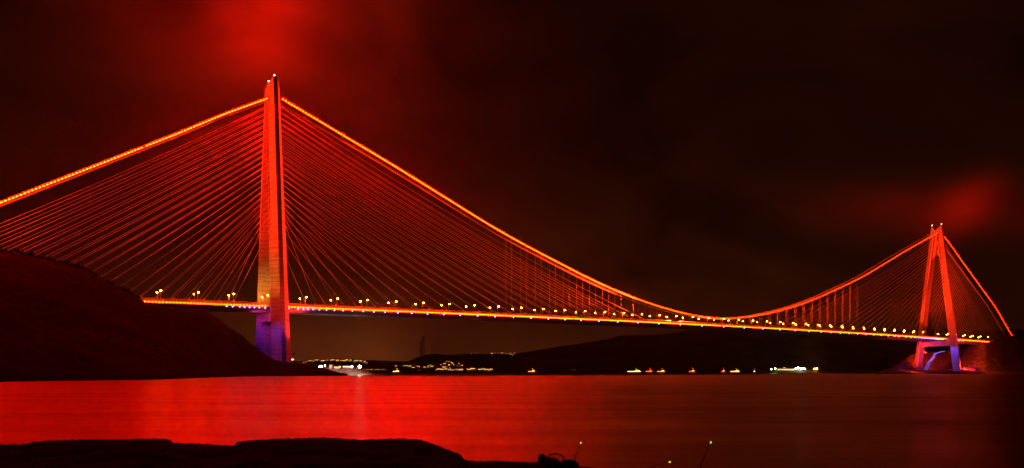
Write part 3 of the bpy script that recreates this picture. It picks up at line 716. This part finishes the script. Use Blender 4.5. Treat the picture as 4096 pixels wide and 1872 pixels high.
# ================================================================ foreground: angler's gear and rods
def rod(xb, yb, xt, yt, Y, label, lit=True):
    a = at(xb, yb, Y-.3); c_ = at(xt, yt, Y); root = empty('fishing_rod', a)
    d = c_-a; bm = bmesh.new(); pts = [d*(i/10) + Vector((0, 0, .05*math.sin(PI*i/10))) for i in range(11)]
    tube(bm, pts, [.016-.0012*i for i in range(11)], 6); link('blank', bm, 'dark_metal', root)
    bm = bmesh.new(); tube(bm, [d*0, d*.12], .022, 6); link('grip', bm, 'cloth', root)
    bm = bmesh.new(); bead(bm, d*1.0, d, .045, .022, 8); link('glow_tip', bm, 'glow_tip', root)
    tag(root, label, 'fishing rod', 'fishing rods with glowing green tips')
rod(2296, 1850, 2323, 1772, 20, 'fishing rod with green glowing tip rising beside the dark bag')
rod(2795, 1890, 2843, 1770, 20, 'fishing rod with green glowing tip, rightmost of the three')
rod(2560, 1893, 2679, 1848, 20, 'fishing rod slanting low, its glowing tip just above the picture edge')
# bag, second bag
def lump(name, x, y, Y, sx, sy, sz, m_, label, cat, handle=False):
    p = at(x, y, Y); root = empty(name, p); bm = bmesh.new()
    bmesh.ops.create_icosphere(bm, subdivisions=4, radius=1)
    for v in bm.verts:
        q = v.co.copy(); v.co = Vector((q.x*sx, q.y*sy, q.z*sz if q.z > 0 else q.z*sz*.5)) * (1+.06*noise.noise(q*2.2)+.03*noise.noise(q*6))
    link('body', bm, m_, root, True)
    if handle:
        bm = bmesh.new(); tube(bm, [Vector((.10+.30*math.cos(a)*.8, 0, sz*.75+.17*math.sin(a))) for a in [PI*i/10 for i in range(11)]], .016, 6); link('handle', bm, 'cloth', root)
    tag(root, label, cat)
lump('tackle_bag', 2208, 1858, 21.6, .26, .2, .19, 'cloth_brown', 'rounded dark bag with a raised carrying strap on the bank', 'bag', True)
lump('folded_tarpaulin', 2272, 1860, 21.4, .30, .2, .15, 'cloth', 'low dark folded tarpaulin right of the bag on the bank', 'tarpaulin')

# seated angler seen from behind, hood up, mostly hidden by the bank edge
pr = at(2170, 1817, 22.6)                                # top of the hood
per = empty('person', (pr.x, pr.y, pr.z-.98))
def skin_body(name, chains, m_, parent, sub=2):
    me = bpy.data.meshes.new(name); vs, es, rad = [], [], []
    idx = {}
    for ch in chains:
        prev = None
        for key, co, r in ch:
            if key not in idx: idx[key] = len(vs); vs.append(co); rad.append(r)
            if prev is not None: es.append((prev, idx[key]))
            prev = idx[key]
    me.from_pydata(vs, es, []); o = bpy.data.objects.new(name, me); COL.objects.link(o); o.parent = parent
    sk = o.modifiers.new('skin', 'SKIN'); sk.use_smooth_shade = True
    for i, r in enumerate(rad): me.skin_vertices[0].data[i].radius = (r, r)
    me.skin_vertices[0].data[0].use_root = True
    ss = o.modifiers.new('sub', 'SUBSURF'); ss.levels = sub; ss.render_levels = sub
    me.materials.append(MAT[m_]); return o
bod = [[('pel', (0, 0, .14), .16), ('wst', (0, .02, .32), .14), ('chs', (0, .05, .50), .16), ('nck', (0, .08, .66), .062), ('hd0', (0, .10, .76), .085), ('hd1', (0, .10, .86), .09)]]
for sg, n_ in ((-1, 'l'), (1, 'r')):
    bod.append([('chs', 0, 0), ('sh'+n_, (sg*.19, .06, .56), .065), ('el'+n_, (sg*.26, .22, .33), .048), ('wr'+n_, (sg*.12, .42, .34), .032), ('pm'+n_, (sg*.08, .50, .35), .036)])
    for j, (dx, ln) in enumerate(((-.03, .06), (-.01, .075), (.01, .072), (.03, .06))):
        bod.append([('pm'+n_, 0, 0), (f'f{n_}{j}a', (sg*.08+dx, .50+ln*.6, .345), .010), (f'f{n_}{j}b', (sg*.08+dx, .50+ln, .32), .008)])
    bod.append([('pm'+n_, 0, 0), (f't{n_}a', (sg*.05, .51, .375), .011), (f't{n_}b', (sg*.035, .54, .37), .009)])
    bod.append([('pel', 0, 0), ('hp'+n_, (sg*.11, .06, .13), .095), ('kn'+n_, (sg*.17, .46, .38), .068), ('an'+n_, (sg*.15, .62, .05), .045), ('to'+n_, (sg*.16, .80, .02), .038)])
skin_body('body', bod, 'skin', per)
cl = [[('pel', (0, 0, .14), .175), ('wst', (0, .02, .32), .155), ('chs', (0, .05, .50), .175), ('nck', (0, .08, .64), .09)]]
for sg, n_ in ((-1, 'l'), (1, 'r')):
    cl.append([('chs', 0, 0), ('sh'+n_, (sg*.19, .06, .56), .078), ('el'+n_, (sg*.26, .22, .33), .06), ('wr'+n_, (sg*.13, .40, .34), .043)])
skin_body('jacket', cl, 'cloth', per)
tr = [[('pel', (0, .01, .12), .172)]]
for sg, n_ in ((-1, 'l'), (1, 'r')):
    tr.append([('pel', 0, 0), ('hp'+n_, (sg*.11, .07, .13), .105), ('kn'+n_, (sg*.17, .46, .38), .078), ('an'+n_, (sg*.15, .61, .08), .055)])
skin_body('trousers', tr, 'cloth_brown', per)
bm = bmesh.new(); prof = [(.135, .70), (.142, .78), (.135, .86), (.105, .92), (.055, .965), (.012, .985)]
rings = [[bm.verts.new((r*math.cos(2*PI*k/20)*.92, .09+r*math.sin(2*PI*k/20)*(1.0 if math.sin(2*PI*k/20) < 0 else .55), z)) for k in range(20)] for r, z in prof]
for a, b_ in zip(rings, rings[1:]):
    for k in range(20): bm.faces.new((a[k], a[(k+1) % 20], b_[(k+1) % 20], b_[k]))
bm.faces.new(rings[-1]); link('hood', bm, 'cloth', per, True)
tag(per, 'person in a pointed dark hood sitting behind the bank edge, seen from behind', 'person')


# ================================================================ night air
bm = bmesh.new(); box(bm, (-2900, -60, -5), (4400, 7600, 380)); 
mh = bpy.data.materials.new('haze'); mh.use_nodes = True; t = mh.node_tree; t.nodes.clear()
v = t.nodes.new('ShaderNodeVolumePrincipled'); v.inputs['Density'].default_value = .000022; v.inputs['Color'].default_value = (.9, .85, .8, 1); v.inputs['Anisotropy'].default_value = .9
o_ = t.nodes.new('ShaderNodeOutputMaterial'); t.links.new(v.outputs[0], o_.inputs['Volume']); MAT['haze'] = mh
tag(link('haze', bm, 'haze'), kind='stuff')
